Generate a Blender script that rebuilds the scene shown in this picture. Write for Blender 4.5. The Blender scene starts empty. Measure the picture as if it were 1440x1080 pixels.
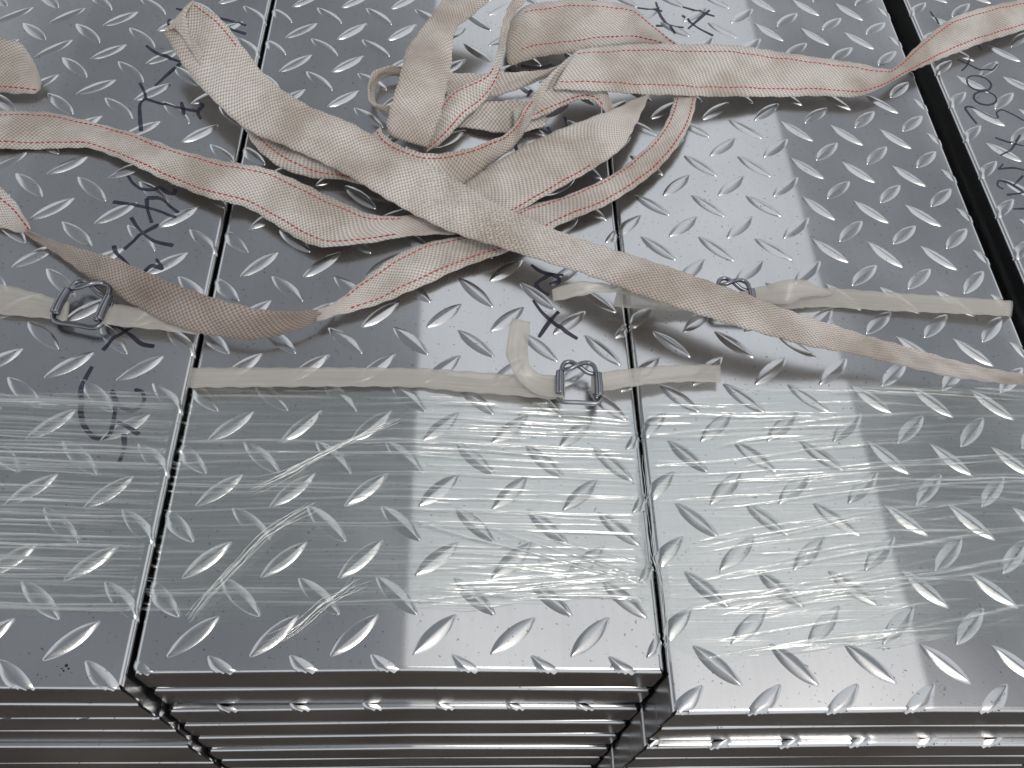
import bpy, bmesh, math, random
import numpy as np
from mathutils import Vector, Matrix
from mathutils.geometry import interpolate_bezier

random.seed(7)
rng = np.random.default_rng(11)
scene = bpy.context.scene
COL = scene.collection

# ------------------------------------------------------------------ camera
# world: x along the panel widths, y along the panel lengths, z = 0 on the top sheets (metres)
FOC = 1200.0                                    # focal length in pixels of the 1440-wide photograph
RW = np.array([[0.9970531591317017, -0.017597937642555357, 0.07466800155503131],
               [-0.024529296901412388, 0.8491004912532959, 0.5276615102003687],
               [-0.07268639115416163, -0.5279381292766607, 0.8461666621870917]])
CAM = np.array([0.17129101, -0.1161256, 0.49278307])
cam_data = bpy.data.cameras.new("camera")
cam_data.sensor_width = 36.0
cam_data.lens = 36.0 * FOC / 1440.0
cam_data.clip_start = 0.01
cam_data.clip_end = 300.0
cam = bpy.data.objects.new("camera", cam_data)
COL.objects.link(cam)
m4 = Matrix([[*RW.T[i], CAM[i]] for i in range(3)] + [[0, 0, 0, 1]])
cam.matrix_world = m4
scene.camera = cam

# ------------------------------------------------------------------ sky, sun, exposure
sdir = Vector((0.28, -0.30, 1.0)).normalized()   # a soft hazy sun, high, behind and right of the camera
el = math.asin(sdir.z)
az = math.atan2(sdir.x, sdir.y)                  # clockwise from +y
world = bpy.data.worlds.new("World")
scene.world = world
world.use_nodes = True
wn = world.node_tree.nodes
wl = world.node_tree.links
wn.clear()
sky = wn.new("ShaderNodeTexSky")
sky.sky_type = 'NISHITA'
sky.sun_disc = False
sky.sun_elevation = el
sky.sun_rotation = az
sky.air_density = 1.0
sky.dust_density = 5.0
sky.ozone_density = 0.4
bg = wn.new("ShaderNodeBackground")
bg.inputs[1].default_value = 0.15
wo = wn.new("ShaderNodeOutputWorld")
veil = wn.new("ShaderNodeMix")                   # thin even overcast over the sky
veil.data_type = 'RGBA'
veil.inputs[0].default_value = 0.85
veil.inputs[7].default_value = (6.3, 6.45, 6.6, 1)
wl.new(sky.outputs[0], veil.inputs[6])
wl.new(veil.outputs[2], bg.inputs[0])
wl.new(bg.outputs[0], wo.inputs[0])

sun_data = bpy.data.lights.new("sun", 'SUN')
sun_data.energy = 0.5
sun_data.angle = math.radians(14)
sun_data.color = (1.0, 0.96, 0.90)
sun = bpy.data.objects.new("sun", sun_data)
COL.objects.link(sun)
sun.rotation_euler = sdir.to_track_quat('Z', 'Y').to_euler()
sun.location = sdir * 5

scene.view_settings.view_transform = 'Standard'
scene.view_settings.look = 'None'
scene.view_settings.exposure = 0.04
scene.view_settings.gamma = 1.0
scene.view_settings.use_curve_mapping = False
scene.render.engine = 'CYCLES'
scene.cycles.max_bounces = 5
scene.cycles.transparent_max_bounces = 10
scene.cycles.glossy_bounces = 3
scene.cycles.diffuse_bounces = 2
scene.cycles.sample_clamp_indirect = 6.0
scene.cycles.use_denoising = True


# ------------------------------------------------------------------ helpers
def P(px, py, z=0.0):
    """point of the place at height z that the photograph shows at pixel px, py"""
    d = RW.T @ np.array([(px - 720) / FOC, (540 - py) / FOC, -1.0])
    return CAM + d * ((z - CAM[2]) / d[2])


def tag(o, label=None, cat=None, group=None, kind=None):
    if label: o["label"] = label
    if cat: o["category"] = cat
    if group: o["group"] = group
    if kind: o["kind"] = kind
    return o


def link(name, me, parent=None):
    o = bpy.data.objects.new(name, me)
    COL.objects.link(o)
    if parent is not None:
        o.parent = parent
    return o


def empty(name, loc=(0, 0, 0)):
    o = bpy.data.objects.new(name, None)
    o.empty_display_size = 0.02
    COL.objects.link(o)
    o.location = loc
    return o


def mesh(name, verts, faces, mat, smooth=True, uvs=None):
    me = bpy.data.meshes.new(name)
    me.from_pydata([tuple(map(float, v)) for v in verts], [], [tuple(map(int, f)) for f in faces])
    if mat: me.materials.append(mat)
    if smooth:
        me.polygons.foreach_set("use_smooth", [True] * len(me.polygons))
    if uvs is not None:
        uv = me.uv_layers.new(name="UVMap")
        li = np.zeros(len(me.loops), dtype=np.int32)
        me.loops.foreach_get("vertex_index", li)
        uv.data.foreach_set("uv", np.asarray(uvs, dtype=np.float32)[li].ravel())
    me.update()
    return me


def catmull(pts, step):
    """resample an (n, k) control polyline; distance measured on all columns"""
    pts = np.asarray(pts, float)
    n = len(pts)
    ext = np.vstack([2 * pts[0] - pts[1], pts, 2 * pts[-1] - pts[-2]])
    out = []
    for i in range(n - 1):
        p0, p1, p2, p3 = ext[i:i + 4]
        L = np.linalg.norm(p2[:3] - p1[:3])
        k = max(2, int(math.ceil(L / step)))
        a = 0.5
        d1 = max(np.linalg.norm(p1 - p0), 1e-9) ** a
        d2 = max(np.linalg.norm(p2 - p1), 1e-9) ** a
        d3 = max(np.linalg.norm(p3 - p2), 1e-9) ** a
        m1 = (p2 - p1) + d2 * ((p1 - p0) / d1 - (p2 - p0) / (d1 + d2))
        m2 = (p2 - p1) + d2 * ((p3 - p2) / d3 - (p3 - p1) / (d2 + d3))
        for j in range(k):
            t = j / k
            t2, t3 = t * t, t ** 3
            out.append((2 * t3 - 3 * t2 + 1) * p1 + (t3 - 2 * t2 + t) * m1 + (-2 * t3 + 3 * t2) * p2 + (t3 - t2) * m2)
    out.append(pts[-1])
    return np.array(out)


def tube(path, r, mat, name, sides=8, closed=False):
    path = np.asarray(path, float)
    n = len(path)
    if closed:
        tan = np.roll(path, -1, 0) - np.roll(path, 1, 0)
    else:
        tan = np.gradient(path, axis=0)
    tan /= np.linalg.norm(tan, axis=1)[:, None] + 1e-12
    ref = np.array([0, 0, 1.0])
    verts, faces = [], []
    nrm = np.cross(tan[0], ref)
    if np.linalg.norm(nrm) < 1e-3: nrm = np.cross(tan[0], [1, 0, 0])
    nrm /= np.linalg.norm(nrm)
    rr = np.broadcast_to(np.asarray(r, float), (n,))
    for i in range(n):
        nrm = nrm - tan[i] * (nrm @ tan[i])
        nrm /= np.linalg.norm(nrm)
        b = np.cross(tan[i], nrm)
        for k in range(sides):
            a = 2 * math.pi * k / sides
            verts.append(path[i] + rr[i] * (math.cos(a) * nrm + math.sin(a) * b))
    m = n if closed else n - 1
    for i in range(m):
        for k in range(sides):
            j = (i + 1) % n
            faces.append((i * sides + k, i * sides + (k + 1) % sides, j * sides + (k + 1) % sides, j * sides + k))
    if not closed:
        faces.append(tuple(range(sides))[::-1])
        faces.append(tuple((n - 1) * sides + k for k in range(sides)))
    return mesh(name, verts, faces, mat)


# ------------------------------------------------------------------ materials
def new_mat(name):
    m = bpy.data.materials.new(name)
    m.use_nodes = True
    nt = m.node_tree
    nt.nodes.clear()
    out = nt.nodes.new("ShaderNodeOutputMaterial")
    return m, nt, nt.nodes, nt.links, out


def node(N, t, **kw):
    n = N.new(t)
    for k, v in kw.items():
        setattr(n, k, v)
    return n


def math_n(N, L, op, a, b=None, c=None):
    n = N.new("ShaderNodeMath")
    n.operation = op
    for i, v in enumerate((a, b, c)):
        if v is None: continue
        if isinstance(v, (int, float)):
            n.inputs[i].default_value = v
        else:
            L.new(v, n.inputs[i])
    return n.outputs[0]


def ramp(N, L, src, stops):
    r = N.new("ShaderNodeValToRGB")
    e = r.color_ramp.elements
    while len(e) < len(stops): e.new(0.5)
    for i, (p, c) in enumerate(stops):
        e[i].position = p
        e[i].color = (*c, 1) if len(c) == 3 else c
    L.new(src, r.inputs[0])
    return r.outputs[0]


def mat_galvanised():
    m, nt, N, L, out = new_mat("galvanised_steel")
    geo = N.new("ShaderNodeNewGeometry")
    pos = geo.outputs["Position"]
    p = N.new("ShaderNodeBsdfPrincipled")
    # spangle and handling marks in colour and gloss
    n1 = node(N, "ShaderNodeTexNoise"); n1.inputs["Scale"].default_value = 9; n1.inputs["Detail"].default_value = 2
    L.new(pos, n1.inputs["Vector"])
    n2 = node(N, "ShaderNodeTexNoise"); n2.inputs["Scale"].default_value = 900; n2.inputs["Detail"].default_value = 0
    L.new(pos, n2.inputs["Vector"])
    mp = N.new("ShaderNodeMapping"); mp.inputs["Scale"].default_value = (260, 9, 60)
    L.new(pos, mp.inputs["Vector"])
    n3 = node(N, "ShaderNodeTexNoise"); n3.inputs["Scale"].default_value = 1.0; n3.inputs["Detail"].default_value = 2
    L.new(mp.outputs[0], n3.inputs["Vector"])
    mx = math_n(N, L, 'ADD', math_n(N, L, 'MULTIPLY', n1.outputs[0], 0.85), math_n(N, L, 'MULTIPLY', n3.outputs[0], 0.15))
    col = ramp(N, L, mx, [(0.3, (0.51, 0.515, 0.52)), (0.7, (0.62, 0.622, 0.625))])
    sp = node(N, "ShaderNodeTexNoise"); sp.inputs["Scale"].default_value = 420; sp.inputs["Detail"].default_value = 1
    L.new(pos, sp.inputs["Vector"])
    spk = ramp(N, L, sp.outputs[0], [(0.70, (1, 1, 1)), (0.76, (0.45, 0.43, 0.40))])
    cm = N.new("ShaderNodeMix"); cm.data_type = 'RGBA'; cm.blend_type = 'MULTIPLY'; cm.inputs[0].default_value = 0.8
    L.new(col, cm.inputs[6]); L.new(spk, cm.inputs[7])
    L.new(cm.outputs[2], p.inputs["Base Color"])
    p.inputs["Metallic"].default_value = 1.0
    ro = math_n(N, L, 'ADD', math_n(N, L, 'MULTIPLY', n1.outputs[0], 0.15), math_n(N, L, 'ADD', math_n(N, L, 'MULTIPLY', n3.outputs[0], 0.012), 0.145))
    L.new(ro, p.inputs["Roughness"])
    b1 = N.new("ShaderNodeBump"); b1.inputs["Strength"].default_value = 0.5; b1.inputs["Distance"].default_value = 0.0022
    n4 = node(N, "ShaderNodeTexNoise"); n4.inputs["Scale"].default_value = 10; n4.inputs["Detail"].default_value = 1.0
    L.new(pos, n4.inputs["Vector"])
    L.new(n4.outputs[0], b1.inputs["Height"])
    b2 = N.new("ShaderNodeBump"); b2.inputs["Strength"].default_value = 0.25; b2.inputs["Distance"].default_value = 0.00006
    L.new(n2.outputs[0], b2.inputs["Height"]); L.new(b1.outputs[0], b2.inputs["Normal"])
    L.new(b2.outputs[0], p.inputs["Normal"])
    L.new(p.outputs[0], out.inputs[0])
    return m


def mat_webbing(name="cream_webbing", lo=(0.31, 0.27, 0.24), hi=(0.80, 0.735, 0.672)):
    m, nt, N, L, out = new_mat(name)
    uv = N.new("ShaderNodeUVMap"); uv.uv_map = "UVMap"
    sep = N.new("ShaderNodeSeparateXYZ"); L.new(uv.outputs[0], sep.inputs[0])
    U, V = sep.outputs[0], sep.outputs[1]                       # metres along and across
    a = 0.0017; b = 0.0015
    su = math_n(N, L, 'SINE', math_n(N, L, 'MULTIPLY', U, math.pi / a))
    sv = math_n(N, L, 'SINE', math_n(N, L, 'MULTIPLY', V, math.pi / b))
    s = math_n(N, L, 'MULTIPLY_ADD', math_n(N, L, 'MULTIPLY', su, sv), 0.5, 0.5)
    nz = node(N, "ShaderNodeTexNoise"); nz.inputs["Scale"].default_value = 500; nz.inputs["Detail"].default_value = 1
    L.new(uv.outputs[0], nz.inputs["Vector"])
    hh = math_n(N, L, 'ADD', s, math_n(N, L, 'MULTIPLY', nz.outputs[0], 0.35))
    geo = N.new("ShaderNodeNewGeometry")
    gr = node(N, "ShaderNodeTexNoise"); gr.inputs["Scale"].default_value = 22; gr.inputs["Detail"].default_value = 4
    L.new(geo.outputs["Position"], gr.inputs["Vector"])
    base = ramp(N, L, hh, [(0.12, lo), (0.95, hi)])
    dirt = ramp(N, L, gr.outputs[0], [(0.36, (0.60, 0.54, 0.48)), (0.60, (1.0, 1.0, 1.0))])
    mul = N.new("ShaderNodeMix"); mul.data_type = 'RGBA'; mul.blend_type = 'MULTIPLY'
    mul.inputs[0].default_value = 0.8
    L.new(base, mul.inputs[6]); L.new(dirt, mul.inputs[7])
    p = N.new("ShaderNodeBsdfPrincipled")
    L.new(mul.outputs[2], p.inputs["Base Color"])
    p.inputs["Roughness"].default_value = 0.62
    p.inputs["Sheen Weight"].default_value = 0.15
    bp = N.new("ShaderNodeBump"); bp.inputs["Strength"].default_value = 0.8; bp.inputs["Distance"].default_value = 0.0007
    L.new(hh, bp.inputs["Height"]); L.new(bp.outputs[0], p.inputs["Normal"])
    L.new(p.outputs[0], out.inputs[0])
    return m


def mat_simple(name, col, rough=0.6, metal=0.0, noise=0.0, nscale=40, bump=0.0):
    m, nt, N, L, out = new_mat(name)
    p = N.new("ShaderNodeBsdfPrincipled")
    p.inputs["Roughness"].default_value = rough
    p.inputs["Metallic"].default_value = metal
    geo = N.new("ShaderNodeNewGeometry")
    nz = node(N, "ShaderNodeTexNoise"); nz.inputs["Scale"].default_value = nscale; nz.inputs["Detail"].default_value = 5
    L.new(geo.outputs["Position"], nz.inputs["Vector"])
    lo = tuple(max(0, c * (1 - noise)) for c in col); hi = tuple(min(1, c * (1 + noise)) for c in col)
    L.new(ramp(N, L, nz.outputs[0], [(0.3, lo), (0.7, hi)]), p.inputs["Base Color"])
    if bump:
        bp = N.new("ShaderNodeBump"); bp.inputs["Strength"].default_value = 0.6; bp.inputs["Distance"].default_value = bump
        L.new(nz.outputs[0], bp.inputs["Height"]); L.new(bp.outputs[0], p.inputs["Normal"])
    L.new(p.outputs[0], out.inputs[0])
    return m


def mat_band():
    m, nt, N, L, out = new_mat("strapping_plastic")
    uv = N.new("ShaderNodeUVMap"); uv.uv_map = "UVMap"
    mp = N.new("ShaderNodeMapping"); mp.inputs["Scale"].default_value = (14, 1600, 1)
    L.new(uv.outputs[0], mp.inputs["Vector"])
    nz = node(N, "ShaderNodeTexNoise"); nz.inputs["Scale"].default_value = 1.0; nz.inputs["Detail"].default_value = 4
    L.new(mp.outputs[0], nz.inputs["Vector"])
    p = N.new("ShaderNodeBsdfPrincipled")
    L.new(ramp(N, L, nz.outputs[0], [(0.3, (0.56, 0.53, 0.49)), (0.7, (0.72, 0.69, 0.64))]), p.inputs["Base Color"])
    p.inputs["Roughness"].default_value = 0.28
    bp = N.new("ShaderNodeBump"); bp.inputs["Strength"].default_value = 0.3; bp.inputs["Distance"].default_value = 0.00005
    L.new(nz.outputs[0], bp.inputs["Height"]); L.new(bp.outputs[0], p.inputs["Normal"])
    tr = N.new("ShaderNodeBsdfTransparent")
    tr.inputs[0].default_value = (0.95, 0.93, 0.9, 1)
    mx = N.new("ShaderNodeMixShader"); mx.inputs[0].default_value = 0.50
    L.new(tr.outputs[0], mx.inputs[1]); L.new(p.outputs[0], mx.inputs[2])
    L.new(mx.outputs[0], out.inputs[0])
    return m


def mat_film():
    m, nt, N, L, out = new_mat("stretch_film_plastic")
    geo = N.new("ShaderNodeNewGeometry")
    at = N.new("ShaderNodeAttribute"); at.attribute_name = "fold"
    mp = N.new("ShaderNodeMapping"); mp.inputs["Scale"].default_value = (7, 900, 1); mp.inputs["Rotation"].default_value = (0, 0, 0.012)
    L.new(geo.outputs["Position"], mp.inputs["Vector"])
    n1 = node(N, "ShaderNodeTexNoise"); n1.inputs["Scale"].default_value = 1.0; n1.inputs["Detail"].default_value = 3.0; n1.inputs["Distortion"].default_value = 0.3
    L.new(mp.outputs[0], n1.inputs["Vector"])
    n2 = node(N, "ShaderNodeTexNoise"); n2.inputs["Scale"].default_value = 30; n2.inputs["Detail"].default_value = 3
    L.new(geo.outputs["Position"], n2.inputs["Vector"])
    st = math_n(N, L, 'MULTIPLY', ramp(N, L, n1.outputs[0], [(0.50, (0, 0, 0)), (0.75, (1, 1, 1))]), ramp(N, L, n2.outputs[0], [(0.35, (0.1, 0.1, 0.1)), (0.65, (1, 1, 1))]))  # pale streaks raise the opacity in place of wrinkle reflections
    f = math_n(N, L, 'ADD', math_n(N, L, 'MULTIPLY', st, 0.40), math_n(N, L, 'MULTIPLY', at.outputs["Fac"], 1.0))
    hz = node(N, "ShaderNodeTexNoise"); hz.inputs["Scale"].default_value = 17; hz.inputs["Detail"].default_value = 4; hz.inputs["Distortion"].default_value = 0.8
    mh = N.new("ShaderNodeMapping"); mh.inputs["Scale"].default_value = (0.5, 1.4, 1)
    L.new(geo.outputs["Position"], mh.inputs["Vector"]); L.new(mh.outputs[0], hz.inputs["Vector"])
    f = math_n(N, L, 'ADD', f, math_n(N, L, 'MULTIPLY', ramp(N, L, hz.outputs[0], [(0.5, (0, 0, 0)), (0.72, (1, 1, 1))]), 0.09))
    f = math_n(N, L, 'ADD', f, 0.035)
    f.node.use_clamp = True
    b = N.new("ShaderNodeBump"); b.inputs["Strength"].default_value = 0.6; b.inputs["Distance"].default_value = 0.0004
    L.new(math_n(N, L, 'ADD', n1.outputs[0], math_n(N, L, 'MULTIPLY', n2.outputs[0], 1.5)), b.inputs["Height"])
    gl = N.new("ShaderNodeBsdfGlossy"); gl.inputs["Roughness"].default_value = 0.11; gl.inputs["Color"].default_value = (0.95, 0.97, 0.95, 1)
    L.new(b.outputs[0], gl.inputs["Normal"])
    df = N.new("ShaderNodeBsdfDiffuse"); df.inputs["Color"].default_value = (0.8, 0.82, 0.8, 1)
    tl = N.new("ShaderNodeBsdfTranslucent"); tl.inputs["Color"].default_value = (0.85, 0.87, 0.85, 1)
    dm = N.new("ShaderNodeMixShader"); dm.inputs[0].default_value = 0.45
    L.new(df.outputs[0], dm.inputs[1]); L.new(tl.outputs[0], dm.inputs[2])
    gm = N.new("ShaderNodeMixShader"); gm.inputs[0].default_value = 0.58
    L.new(dm.outputs[0], gm.inputs[1]); L.new(gl.outputs[0], gm.inputs[2])
    tr = N.new("ShaderNodeBsdfTransparent"); tr.inputs[0].default_value = (0.97, 0.985, 0.975, 1)
    mx = N.new("ShaderNodeMixShader")
    L.new(f, mx.inputs[0]); L.new(tr.outputs[0], mx.inputs[1]); L.new(gm.outputs[0], mx.inputs[2])
    L.new(mx.outputs[0], out.inputs[0])
    return m


M_GALV = mat_galvanised()
M_WEB = mat_webbing()
M_WEB_BROWN = mat_webbing("brown_webbing", (0.17, 0.13, 0.11), (0.46, 0.385, 0.335))  # darker brown webbing for the sagging stretch
M_RED = mat_simple("red_thread", (0.42, 0.032, 0.032), 0.6, noise=0.3, nscale=300)
M_CREAMTHREAD = mat_simple("cream_thread", (0.66, 0.60, 0.55), 0.6, noise=0.2, nscale=300)
M_BAND = mat_band()
M_WIRE = mat_simple("buckle_wire", (0.24, 0.245, 0.265), 0.24, metal=1.0, noise=0.15, nscale=60)
M_INK = mat_simple("marker_ink", (0.03, 0.027, 0.05), 0.4, noise=0.4, nscale=150)
M_FILM = mat_film()
M_GROUND = mat_simple("brown_concrete", (0.085, 0.072, 0.064), 0.9, noise=0.3, nscale=12, bump=0.003)


def mat_sky_blocker():
    m, nt, N, L, out = new_mat("translucent_sheet")
    d = N.new("ShaderNodeBsdfDiffuse"); d.inputs[0].default_value = (0.39, 0.41, 0.44, 1)
    t = N.new("ShaderNodeBsdfTranslucent"); t.inputs[0].default_value = (0.43, 0.455, 0.485, 1)
    x = N.new("ShaderNodeMixShader"); x.inputs[0].default_value = 0.5
    L.new(d.outputs[0], x.inputs[1]); L.new(t.outputs[0], x.inputs[2]); L.new(x.outputs[0], out.inputs[0])
    return m


M_SKY_BLOCKER = mat_sky_blocker()
M_DIRT = mat_simple("black_grime", (0.01, 0.01, 0.01), 0.8)

# ------------------------------------------------------------------ setting
GROUND_Z = -0.3255
g = mesh("ground", [(-30, -30, GROUND_Z), (30, -30, GROUND_Z), (30, 30, GROUND_Z), (-30, 30, GROUND_Z)], [(0, 1, 2, 3)], M_GROUND, smooth=False)
tag(link("ground", g), kind="structure")


# unseen translucent sheets added overhead to shape the sky strip mirrored in the steel
RZ = 2.5


def sky_blocker(name, bays):
    """corrugated sheets; each bay is x from, x to, y from, y to"""
    V_, F_ = [], []
    for xa, xb, ya, yb in bays:
        b0 = len(V_)
        xs_ = np.linspace(xa, xb, int((xb - xa) / 0.045) + 2)
        for i, x in enumerate(xs_):
            for y in (ya, yb):
                V_.append((x, y, RZ + 0.012 * math.sin(x * 29)))
        for i in range(len(xs_) - 1):
            F_.append((b0 + 2 * i, b0 + 2 * i + 1, b0 + 2 * i + 3, b0 + 2 * i + 2))
    tag(link(name, mesh(name, V_, F_, M_SKY_BLOCKER)), kind="structure")


sky_blocker("sky_blocker_left", [(-2.9, 0.04, 0.05, 9.0), (-2.9, 0.5, -2.2, 0.05), (-2.9, 0.12, -4.2, -2.2)])  # front bays added to darken overhead reflections near the camera
sky_blocker("sky_blocker_right", [(1.87, 3.9, 0.05, 9.0), (2.5, 3.9, -2.2, 0.05)])

# ------------------------------------------------------------------ chequer-plate panels
PITCH = 0.0452
LUG_L, LUG_W, LUG_H = 0.0172, 0.0046, 0.0012     # half length, half width, height
BEND = 0.0035
FLANGE = 0.0365
LAYER = 0.0385


def lug_h(s, t):
    r = 0.22                                     # two flanks meeting in a softly flattened crest
    q = (np.sqrt(np.abs(t) ** 2 + r * r) - r) / (math.sqrt(1 + r * r) - r)
    return LUG_H * np.clip(1 - q, 0, 1) * np.clip(1 - np.abs(s) ** 7, 0, 1) ** 0.7


def lug_half(s):
    return LUG_W * np.clip(1 - np.abs(s) ** 2.1, 0.0, 1) ** 0.9 + 0.0006


def lug_grid(sign, ns=17, ang=42.0):
    """local vertices (x, y, h) and faces of one raised lug"""
    ss = np.sin(np.linspace(-1, 1, ns) * math.pi / 2)
    tt = np.array([-1, -.93, -.5, -.2, -.09, 0, .09, .2, .5, .93, 1])
    nt = len(tt)
    a = math.radians(ang) * sign
    ca, sa = math.cos(a), math.sin(a)
    V = []
    for s in ss:
        for k, t in enumerate(tt):
            lx, ly = s * LUG_L, t * lug_half(s)
            h = lug_h(s, t)
            if k in (0, nt - 1) or abs(s) > 0.999: h = -0.00012
            V.append((lx * ca - ly * sa, lx * sa + ly * ca, h))
    F = [(i * nt + k, (i + 1) * nt + k, (i + 1) * nt + k + 1, i * nt + k + 1) for i in range(ns - 1) for k in range(nt - 1)]
    return np.array(V), F


SLOPE = math.tan(math.radians(2.4))
CREST = 0.0015


def bow(x, x0, x1):
    """each panel is crowned: two flat halves meeting in a soft crest on its centre line, falling off near the long folds"""
    d = max(0.0, 0.022 - min(x - x0, x1 - x)) / 0.022
    a = abs(x - (x0 + x1) / 2)
    a = max(a, 0.0012)
    return CREST - SLOPE * a - 0.0004 * min(d, 1.0) ** 2


LUG_V = {s: lug_grid(s) for s in (1, -1)}
LUG_ME = {s: mesh("raised_lug", LUG_V[s][0], LUG_V[s][1], M_GALV) for s in (1, -1)}


def lug_centres(rect, phase):
    x0, x1, y0, y1 = rect
    px, py = phase
    out = []
    for sign, ox, oy in ((1, 0, 0), (-1, PITCH / 2, PITCH / 2)):
        i0 = math.floor((x0 - px - ox) / PITCH) - 1
        j0 = math.floor((y0 - py - oy) / PITCH) - 1
        for i in range(i0, i0 + int((x1 - x0) / PITCH) + 4):
            for j in range(j0, j0 + int((y1 - y0) / PITCH) + 4):
                cx, cy = px + ox + i * PITCH, py + oy + j * PITCH
                if x0 - 0.010 < cx < x1 + 0.010 and y0 - 0.010 < cy < y1 + 0.010:
                    out.append((sign, cx, cy))
    return out


def bend_map(v, rect):
    """wrap a point (x, y, h above the sheet) over the folded edges; None when far down the flange"""
    x0, x1, y0, y1 = rect
    x, y, h = v
    z = 0.0
    ex = ey = 0.0
    if x > x1 - BEND: ex = x - (x1 - BEND)
    elif x < x0 + BEND: ex = x - (x0 + BEND)
    if y > y1 - BEND: ey = y - (y1 - BEND)
    elif y < y0 + BEND: ey = y - (y0 + BEND)
    lim = BEND * math.pi / 2 * 0.9
    keep = abs(ex) < lim and abs(ey) < lim
    if ex and ey and abs(ex) > 0.001 and abs(ey) > 0.001: keep = False
    n = [0.0, 0.0, 1.0]
    p = [x, y, 0.0]
    for k, e in ((0, ex), (1, ey)):
        if not e: continue
        sg = 1 if e > 0 else -1
        e = abs(e)
        a = min(e / BEND, math.pi / 2)
        down = max(0.0, e - BEND * math.pi / 2)
        p[k] = p[k] - sg * e + sg * BEND * math.sin(a)
        p[2] -= BEND * (1 - math.cos(a)) + down
        n[k] = sg * math.sin(a)
        n[2] *= math.cos(a)
    p[2] += bow(p[0], x0, x1)
    h = h * (0.35 + 0.65 * max(n[2], 0.0)) if h > 0 else h
    return (p[0] + n[0] * h, p[1] + n[1] * h, p[2] + n[2] * h), keep


def shell(w, l):
    """folded sheet: bowed top, rounded bends, four flanges with open corners; local origin at front-left of top"""
    bm = bmesh.new()
    r = BEND
    arc = [(r * math.sin(a), r * (1 - math.cos(a))) for a in np.linspace(0, math.pi / 2, 7)]
    prof = [(-r + s, -d) for s, d in arc] + [(0, -FLANGE), (-0.0018, -FLANGE), (-0.0018, -r)]   # outwards from the edge, down
    xl = sorted(set([r, w - r] + [w / 2 + q for q in (-.006, -.003, -.0012, .0012, .003, .006)] + [r + q * .0026 for q in range(1, 9)] + [w - r - q * .0026 for q in range(1, 9)]))
    zb = lambda x: bow(x, 0, w)
    yl = [r, l - r]
    g0 = [[bm.verts.new((x, y, zb(x))) for x in xl] for y in yl]
    for i in range(len(xl) - 1):
        bm.faces.new((g0[0][i], g0[0][i + 1], g0[1][i + 1], g0[1][i]))
    for side in range(4):
        rows = []
        for k, (o, z) in enumerate(prof):
            f = min(1, k / 6)
            t0 = r * (1 - f) + r * 0.25 * f
            if side in (0, 2):
                along = [t0] + xl[1:-1] + [w - t0]
            else:
                along = [t0, l - t0]
            row = []
            for q in along:
                if side == 0: pt = (q, -o, z + zb(q) * (1 if k < 7 else 0))
                elif side == 2: pt = (q, l + o, z + zb(q) * (1 if k < 7 else 0))
                elif side == 1: pt = (w + o, q, z + zb(w - r))
                else: pt = (-o, q, z + zb(r))
                row.append(bm.verts.new(pt))
            rows.append(row)
        for k in range(len(rows) - 1):
            for i in range(len(rows[0]) - 1):
                bm.faces.new((rows[k][i], rows[k][i + 1], rows[k + 1][i + 1], rows[k + 1][i]))
    bmesh.ops.remove_doubles(bm, verts=bm.verts, dist=1e-6)
    bmesh.ops.recalc_face_normals(bm, faces=bm.faces)
    me = bpy.data.meshes.new("sheet")
    bm.to_mesh(me)
    bm.free()
    me.materials.append(M_GALV)
    for poly in me.polygons: poly.use_smooth = True
    me.set_sharp_from_angle(angle=math.radians(40))
    return me


W_, L_ = 0.300, 1.121
SHEET = shell(W_, L_)
SHEET_MID = shell(0.2995, L_)


def panel(x0, y0, w, layer, phase, label, group, jitter=(0, 0), top=True, sheet=SHEET, lugs=True):
    z = -layer * LAYER
    rect = (x0, x0 + w, y0, y0 + L_)
    root = empty("chequer_plate_panel", (x0, y0, z))
    tag(root, label, "metal panel", group)
    link("sheet", sheet, root)
    far_v, far_f = [], []
    for sign, cx, cy in lug_centres(rect, phase):
        V, F = LUG_V[sign]
        near_edge = min(cx - rect[0], rect[1] - cx, cy - rect[2], rect[3] - cy) < 0.0165 + BEND
        if not top:
            if not (cy < y0 + 0.035) or not lugs: continue
        crest = abs(cx - (rect[0] + rect[1]) / 2) < 0.0135
        if not near_edge and not crest and (cy < 0.70):
            o = link("raised_lug", LUG_ME[sign], root)
            o.rotation_euler = (0, math.atan(SLOPE) * (1 if cx > (rect[0] + rect[1]) / 2 else -1), random.gauss(0, .02))
            o.scale = (random.uniform(.97, 1.02), random.uniform(.95, 1.04), random.uniform(.8, 1.1))
            o.location = (cx - x0, cy - y0, bow(cx, rect[0], rect[1]))
            continue
        mv, keep = [], []
        for v in V:
            q, k = bend_map((v[0] + cx, v[1] + cy, v[2]), rect)
            mv.append((q[0] - x0, q[1] - y0, q[2])); keep.append(k)
        fs = [f for f in F if all(keep[i] for i in f)]
        if not fs: continue
        used = sorted({i for f in fs for i in f})
        ix = {u: n for n, u in enumerate(used)}
        mv = [mv[u] for u in used]
        fs = [tuple(ix[i] for i in f) for f in fs]
        if cy >= 0.70:
            b = len(far_v); far_v += mv; far_f += [tuple(i + b for i in f) for f in fs]
        else:
            link("raised_lug", mesh("raised_lug", mv, fs, M_GALV), root)
    if far_v:
        tag(link("raised_lugs", mesh("raised_lugs", far_v, far_f, M_GALV), root), kind="stuff")
    return root


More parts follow.
